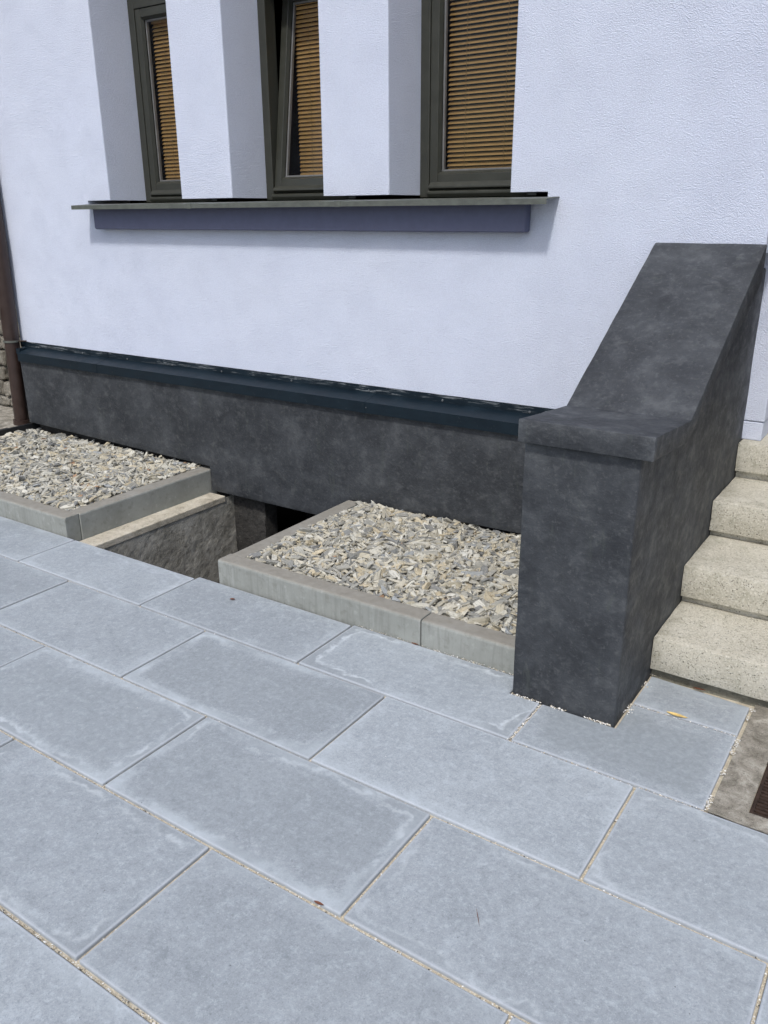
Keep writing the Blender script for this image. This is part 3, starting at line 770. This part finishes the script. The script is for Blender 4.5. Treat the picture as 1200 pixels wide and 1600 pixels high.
# ------------------------------------------------------------------ steps
st = thing('steps', (2.0, 0.9, 0), 'flight of weathered cream concrete steps climbing beside the dark stair wall', 'steps')
ny = [0.562, 0.858, 1.184, 1.514]; tz = [0.149, 0.292, 0.432, 0.578]
XR = 2.66
box('base_course', 1.412, XR, 0.588, 0.90, -0.06, 0.040, M['stepbase'], st, 0.003)
for k in range(4):
    yb = (ny[k+1]+0.06) if k < 3 else 2.3
    bm = bmesh.new(); add_box(bm, 1.413, XR, ny[k], yb, tz[k]-0.116, tz[k])
    bevel(bm, 0.0035, 2, [e for e in bm.edges if all(abs(v.co.y-ny[k]) < 1e-5 for v in e.verts) or all(abs(v.co.z-tz[k]) < 1e-5 for v in e.verts)])
    cut(bm, 0.06); bmesh.ops.triangulate(bm, faces=bm.faces); roughen(bm, 0.0016, 14, k)
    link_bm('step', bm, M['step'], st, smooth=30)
    if k < 3: box('riser', 1.4135, XR-0.01, ny[k+1]+0.028, ny[k+1]+0.10, tz[k]-0.02, tz[k+1]-0.10, M['stepbase'] if False else M['step'], st)

# ------------------------------------------------------------------ old concrete and boot scraper
GX, GY = 1.825, 0.056
ap = sheet('concrete_apron', [(1.738, GX, -0.0, 0.60), (GX, 2.45, 0.0, GY), (GX, 2.45, 0.42, 0.60), (2.40, 2.45, GY, 0.42)], 0.0, M['apron'])
me = ap.data
bm = bmesh.new(); bm.from_mesh(me)
bmesh.ops.subdivide_edges(bm, edges=bm.edges, cuts=12, use_grid_fill=True)
for v in bm.verts:
    w = Vector((v.co.x, v.co.y, 0)); v.co.z += 0.003*mnoise.noise(w*14)+0.002*mnoise.noise(w*40)-0.001
bm.to_mesh(me); bm.free()
gr = thing('boot_scraper', (2.1, 0.24, 0), 'dark rusty iron foot grate set in the mossy concrete before the steps', 'grate')
bm = bmesh.new()
for a in ((GX+0.001, GX+0.010, GY+0.001, 0.419), (2.39, 2.399, GY+0.001, 0.419), (GX+0.010, 2.39, GY+0.001, GY+0.010), (GX+0.010, 2.39, 0.410, 0.419)): add_box(bm, *a, -0.04, -0.002)
link_bm('grate_frame', bm, M['rust'], gr)
k = 0; y = GY+0.020
while y < 0.405:
    box('grate_bar', GX+0.0105, 2.3895, y, y+0.0075, -0.034, -0.004, M['rust'], gr); y += 0.0145
bm = bmesh.new(); quad(bm, (GX, GY, -0.05), (2.40, GY, -0.05), (2.40, 0.42, -0.05), (GX, 0.42, -0.05)); link_bm('grate_tray', bm, M['rust'], gr)

# ------------------------------------------------------------------ gravel beds
def kerb_box(x0, x1, y0, y1, zt, parent, face):
    bm = bmesh.new(); add_box(bm, x0, x1, y0, y1, -0.12, zt)
    tops = [e for e in bm.edges if all(abs(v.co.z-zt) < 1e-5 for v in e.verts)]
    rest = [e for e in bm.edges if e not in tops]
    big = [e for e in tops if (face == 'y' and all(abs(v.co.y-y0) < 1e-5 for v in e.verts)) or (face == 'x' and all(abs(v.co.x-x1) < 1e-5 for v in e.verts)) or (face == '-x' and all(abs(v.co.x-x0) < 1e-5 for v in e.verts))]
    bevel(bm, 0.011, 3, big)
    sm = [e for e in bm.edges if len(e.link_faces) == 2 and e.calc_face_angle(0) > 1.2]
    bevel(bm, 0.003, 2, sm)
    return link_bm('kerb_stone', bm, M['kerb'], parent)

def chip_proto(seed):
    r = np.random.default_rng(seed); ns = 4
    xs_ = np.array([-0.5, -0.5+r.uniform(.12, .3), 0.5-r.uniform(.12, .32), 0.5])
    w = r.uniform(.11, .23); h = r.uniform(.06, .13)
    sc_ = [r.uniform(.35, .85), 1, r.uniform(.85, 1.1), r.uniform(.2, .8)]
    V = []
    for i in range(ns):
        cy, cz = r.normal(0, .04), r.normal(0, .02)
        for (sy, sz) in ((-1, -1), (1, -1), (1, 1), (-1, 1)):
            V.append((xs_[i]+r.normal(0, .05), cy+sy*w*sc_[i]*r.uniform(.75, 1.15), cz+sz*h*sc_[i]*r.uniform(.7, 1.2)))
    F = [(3, 2, 1, 0), (12, 13, 14, 15)]
    for i in range(3):
        for j in range(4): F.append((4*i+j, 4*i+(j+1) % 4, 4*i+4+(j+1) % 4, 4*i+4+j))
    return np.array(V), np.array(F)
PROTO = [chip_proto(100+i) for i in range(14)]
def chip_mesh(name, V, F, loc, rnd):
    me = bpy.data.meshes.new(name); me.from_pydata(V.tolist(), [], F.tolist())
    a = me.attributes.new('chip_xyz', 'FLOAT_VECTOR', 'POINT'); a.data.foreach_set('vector', loc.astype(np.float32).ravel())
    a = me.attributes.new('chip_rnd', 'FLOAT', 'POINT'); a.data.foreach_set('value', rnd.astype(np.float32))
    me.materials.append(M['chip']); return me
SINGLE = [chip_mesh('stone_chip', V, F, V, np.zeros(len(V))) for V, F in PROTO]
CAMP = np.array(cam.location)
def gravel(bed, x0, x1, y0, y1, z0, dens, size, singles=300):
    n = int((x1-x0)*(y1-y0)*dens)
    x = rng.uniform(x0, x1, n); y = rng.uniform(y0, y1, n)
    lay = rng.uniform(0, 1, n)
    hill = np.array([mnoise.noise(Vector((a*3.2, b*3.2, 0)))*0.007+mnoise.noise(Vector((a*9, b*9, 3)))*0.004 for a, b in zip(x, y)])
    L = rng.lognormal(math.log(size), 0.30, n).clip(size*.5, size*2.0)
    z = z0+hill+(lay-0.75)*0.036
    yaw = rng.uniform(0, 2*np.pi, n); pit = rng.normal(0, .30, n); rol = rng.normal(0, .8, n)
    m = 0.55*L*np.abs(np.cos(yaw))*0.8; x = np.clip(x, x0+m*.8, x1-m*.8); m = 0.55*L*np.abs(np.sin(yaw))*0.8; y = np.clip(y, y0+m*.8, y1)
    cy, sy, cp, sp, cr, sr = np.cos(yaw), np.sin(yaw), np.cos(pit), np.sin(pit), np.cos(rol), np.sin(rol)
    Rm = np.empty((n, 3, 3))
    Rm[:, 0, 0] = cy*cp; Rm[:, 0, 1] = cy*sp*sr-sy*cr; Rm[:, 0, 2] = cy*sp*cr+sy*sr
    Rm[:, 1, 0] = sy*cp; Rm[:, 1, 1] = sy*sp*sr+cy*cr; Rm[:, 1, 2] = sy*sp*cr-cy*sr
    Rm[:, 2, 0] = -sp; Rm[:, 2, 1] = cp*sr; Rm[:, 2, 2] = cp*cr
    fat = rng.uniform(.75, 1.35, n)
    dist = np.sqrt((x-CAMP[0])**2+(y-CAMP[1])**2)
    score = lay*1.0 - dist*0.12 + (L/size)*0.5; score[(lay < 0.80)] -= 9
    top = np.argsort(-score)[:singles]; is_top = np.zeros(n, bool); is_top[top] = True
    pick = rng.integers(0, len(PROTO), n)
    for i in top:
        o = put(bpy.data.objects.new('stone_chip', SINGLE[pick[i]]), (x[i], y[i], z[i]+0.002), bed)
        o.rotation_euler = (rol[i], pit[i], yaw[i]); o.scale = (L[i], L[i]*fat[i], L[i]*fat[i])
    VV, FF, LL, KK, c = [], [], [], [], 0
    for q, (V, F) in enumerate(PROTO):
        idx = np.where((pick == q) & ~is_top)[0]
        if not len(idx): continue
        S = V[None]*np.stack([L[idx], L[idx]*fat[idx], L[idx]*fat[idx]], 1)[:, None]
        W = np.einsum('nij,nkj->nki', Rm[idx], S)+np.stack([x[idx], y[idx], z[idx]], 1)[:, None]
        nv = len(V); VV.append(W.reshape(-1, 3)); FF.append((F[None]+nv*np.arange(len(idx))[:, None, None]).reshape(-1, 4)+c); c += nv*len(idx)
        LL.append(np.tile(V, (len(idx), 1))); KK.append(np.repeat(rng.uniform(0, 1, len(idx)), nv))
    b0 = WL[bed.name]
    me = chip_mesh('gravel', np.concatenate(VV)-np.array(b0), np.concatenate(FF), np.concatenate(LL), np.concatenate(KK))
    o = bpy.data.objects.new('gravel', me); o.parent = bed; COL.objects.link(o); o['kind'] = 'stuff'; WL[o.name] = b0
    return o
def soil(bed, x0, x1, y0, y1, z):
    bm = bmesh.new(); add_box(bm, x0, x1, y0, y1, -0.06, z); link_bm('soil', bm, M['earth'], bed)

KR = 0.100
bedr = thing('gravel_bed', (0.38, 0.8, 0), 'bed of grey and cream stone chips edged with kerbs, against the dark stair wall', 'gravel bed', 'kerbed gravel beds along the plinth')
kerb_box(-0.310, 0.6705, 0.334, 0.412, KR, bedr, 'y'); kerb_box(0.674, 1.0765, 0.336, 0.414, KR-0.002, bedr, 'y'); kerb_box(-0.309, -0.231, 0.4145, 1.2385, KR-0.002, bedr, '-x')
soil(bedr, -0.230, 1.076, 0.415, 1.285, 0.060)
gravel(bedr, -0.228, 1.074, 0.416, 1.262, 0.092, 8800, 0.041)
KL = 0.094
bedl = thing('gravel_bed', (-2.1, 0.8, 0), 'bed of pale stone chips edged with kerbs, between the light well and the downpipe', 'gravel bed', 'kerbed gravel beds along the plinth')
kerb_box(-2.285, -1.281, 0.306, 0.384, KL, bedl, 'y'); kerb_box(-3.288, -2.289, 0.306, 0.384, KL, bedl, 'y'); kerb_box(-1.354, -1.276, 0.3865, 1.295, KL-0.001, bedl, 'x')
soil(bedl, -2.915, -1.355, 0.385, 1.285, 0.060)
gravel(bedl, -2.912, -1.357, 0.386, 1.262, 0.092, 8400, 0.041)

# ------------------------------------------------------------------ light well
lw = thing('light_well', (-0.75, 0.8, -1.0), 'deep open concrete light well between the two gravel beds', 'light well')
def rough_panel(name, o, u, v, nu, nv, mat, amp, sc, seed, inward):
    """a roughly cast wall face: origin o, edge vectors u and v"""
    bm = bmesh.new(); o, u, v, inward = Vector(o), Vector(u), Vector(v), Vector(inward)
    G = []
    for i in range(nu+1):
        row = []
        for j in range(nv+1):
            p = o+u*(i/nu)+v*(j/nv)
            a = mnoise.noise(p*sc+Vector((seed,)*3)); b = mnoise.noise(p*sc*3.1+Vector((seed,)*3)); c = mnoise.noise(p*sc*8+Vector((seed,)*3))
            edge = min(1, min(j, nv-j)/2)
            row.append(bm.verts.new(p+inward*(amp*(max(0, a)*1.3+0.5*b+0.25*c))*edge))
        G.append(row)
    for i in range(nu):
        for j in range(nv): bm.faces.new((G[i][j], G[i+1][j], G[i+1][j+1], G[i][j+1]))
    bmesh.ops.recalc_face_normals(bm, faces=bm.faces)
    return link_bm(name, bm, mat, lw)
LX0 = -1.162
rough_panel('side_wall', (LX0, 0.302, -1.1), (0, 1.01, 0), (0, 0, 1.05), 90, 94, M['pit'], 0.0032, 9, 2.0, (1, 0, 0))
box('ledge', -1.2755, LX0+0.004, 0.3025, 1.24, -0.075, -0.040, M['ledge'], lw, 0.004)
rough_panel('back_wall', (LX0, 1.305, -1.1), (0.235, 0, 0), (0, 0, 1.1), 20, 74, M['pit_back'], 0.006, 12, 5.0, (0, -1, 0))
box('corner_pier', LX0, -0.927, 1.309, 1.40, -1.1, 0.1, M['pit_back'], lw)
rough_panel('side_wall', (-0.226, 0.302, -1.1), (0, 1.0, 0), (0, 0, 1.03), 30, 30, M['pit'], 0.010, 9, 8.0, (-1, 0, 0))
rough_panel('front_wall', (LX0, 0.3035, -1.1), (0.936, 0, 0), (0, 0, 1.04), 30, 30, M['pit'], 0.006, 9, 9.0, (0, 1, 0))
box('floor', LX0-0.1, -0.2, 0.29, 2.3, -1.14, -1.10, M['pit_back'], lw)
cw = box('cellar_window', -0.926, -0.24, 1.95, 2.0, -1.10, 0.1, M['black'], lw)
for x in (-0.90, -0.68, -0.46):
    box('mullion', x, x+0.03, 1.62, 1.66, -1.09, 0.1, M['black'], cw)
box('cellar_pane', -0.926, -0.24, 1.645, 1.650, -1.09, 0.1, M['glass'], cw)
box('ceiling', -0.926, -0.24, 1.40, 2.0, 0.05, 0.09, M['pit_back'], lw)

# ------------------------------------------------------------------ downpipe and the neighbouring wall
dp = thing('downpipe', (-3.01, 1.27, 0.12), 'dark brown rainwater downpipe at the end of the house wall', 'downpipe')
PYY = 1.264
link_bm('pipe', tube_bm((-3.042, PYY, 0.13), (-3.012, PYY, 0.70), 0.046, 28, caps=False), M['pipe'], dp, smooth=True)
link_bm('pipe', tube_bm((-3.012, PYY, 0.695), (-2.985, PYY, 1.285), 0.0485, 28, caps=False), M['pipe'], dp, smooth=True)
link_bm('pipe', tube_bm((-2.985, PYY, 1.28), (-2.975, PYY, 5.2), 0.047, 28, caps=False), M['pipe'], dp, smooth=True)
link_bm('pipe_socket', tube_bm((-3.042, PYY, 0.119), (-3.041, PYY, 0.150), 0.055, 28), M['pipe'], dp)
PXX = -3.013
for z in (0.672, 2.4):
    cl = link_bm('clamp', tube_bm((PXX, PYY, z-0.006), (PXX, PYY, z+0.006), 0.0515, 28), M['rust'] if z > 1 else M['sill'], dp)
    link_bm('clamp_arm', tube_bm((PXX+0.04, PYY+0.01, z), (PXX+0.085, WY-0.006, z), 0.004, 10), M['rust'], cl)
ed_ = thing('edging_strip', (-2.93, 1.1, 0), 'black edging strip holding back the chips at the foot of the downpipe', 'edging')
box('strip', -2.935, -2.9155, 0.30, 1.312, -0.05, 0.140, M['black'], ed_, 0.003)
box('flange', -2.958, -2.936, 0.30, 1.10, 0.120, 0.1385, M['black'], ed_, 0.003)
yard = box('side_yard', -6.0, -2.960, 0.2, 1.52, -0.06, 0.118, M['apron']); yard['kind'] = 'structure'
nb = thing('old_wall', (-3.6, 1.6, 0.1), 'old rubble stone wall with cream plaster above, behind the brown downpipe', 'wall')
box('plaster', -6.0, -3.03, 1.53, 1.62, 0.83, 4.8, M['oldplaster'], nb, 0.01)
box('mortar', -6.0, -3.03, 1.55, 1.62, 0.10, 0.83, M['stepbase'], nb)
z = 0.12; rr = random.Random(3)
while z < 0.80:
    h = rr.uniform(0.07, 0.13); x = -4.3
    if z+h > 0.83: h = 0.83-z
    while x < -3.04:
        w = rr.uniform(0.09, 0.22); x1 = min(x+w, -3.035)
        if x1-x > 0.04:
            bm = bmesh.new(); add_box(bm, x+0.006, x1-0.006, 1.52-rr.uniform(0, .03), 1.58, z+0.005, z+h-0.006)
            bevel(bm, 0.016, 2); cut(bm, 0.04); bmesh.ops.triangulate(bm, faces=bm.faces); roughen(bm, 0.012, 18, rr.random()*9); link_bm('stone', bm, M['stone'], nb)
        x = x1
    z += h

# ------------------------------------------------------------------ fallen leaves, and a stain shaped like one
def leaf(loc, length, width, yaw, mat, label, curl=0.25, bend=0.0):
    bm = bmesh.new(); n = 8; rows = []
    for i in range(n+1):
        t = i/n; w = width*math.sin(math.pi*min(1, t*0.96+0.02))**0.8*(1-0.25*t); x = (t-0.5)*length
        zc = 0.002+curl*length*0.25*(2*t-1)**2
        rows.append([bm.verts.new((x, s*w/2+bend*x*x, zc+abs(s)*w*curl)) for s in (-1, 0, 1)])
    for i in range(n):
        for j in range(2): bm.faces.new((rows[i][j], rows[i+1][j], rows[i+1][j+1], rows[i][j+1]))
    r_ = bmesh.ops.extrude_face_region(bm, geom=list(bm.faces))
    bmesh.ops.translate(bm, verts=[v for v in r_['geom'] if isinstance(v, bmesh.types.BMVert)], vec=(0, 0, 0.0006))
    bmesh.ops.recalc_face_normals(bm, faces=bm.faces)
    bmesh.ops.remove_doubles(bm, verts=bm.verts, dist=1e-5)
    me = bpy.data.meshes.new('fallen_leaf'); bm.to_mesh(me); bm.free(); me.materials.append(mat)
    o = put(bpy.data.objects.new('fallen_leaf', me), loc, None); o.rotation_euler = (0, 0, yaw)
    return tag(o, label, 'leaf')
leaf((1.553, 0.386, 0.001), 0.062, 0.017, 0.02, M['yellowleaf'], 'dry yellow leaf on the small cut slab before the steps', 0.18)
leaf((1.570, 0.572, 0.002), 0.040, 0.010, 0.1, M['brownleaf'], 'thin red brown leaf lying under the nose of the lowest step', 0.12)
leaf((-0.139, 0.234, 0.001), 0.022, 0.013, 0.5, M['brownleaf'], 'curled brown leaf bit on the slab before the light well corner', 0.3)
leaf((0.655, 0.327, 0.001), 0.030, 0.008, 0.05, M['brownleaf'], 'rust coloured stain at the joint between the two front kerb stones', 0.1)  # a rust coloured stain, built with the leaf shape
leaf((1.097, -0.785, 0.000), 0.026, 0.008, 0.1, M['brownleaf'], 'red brown leaf scrap lying in the paving joint', 0.2)
leaf((1.409, -0.624, 0.0), 0.050, 0.0016, -0.95, M['brownleaf'], 'thin dry stalk lying alone on a big front slab', 0.02)
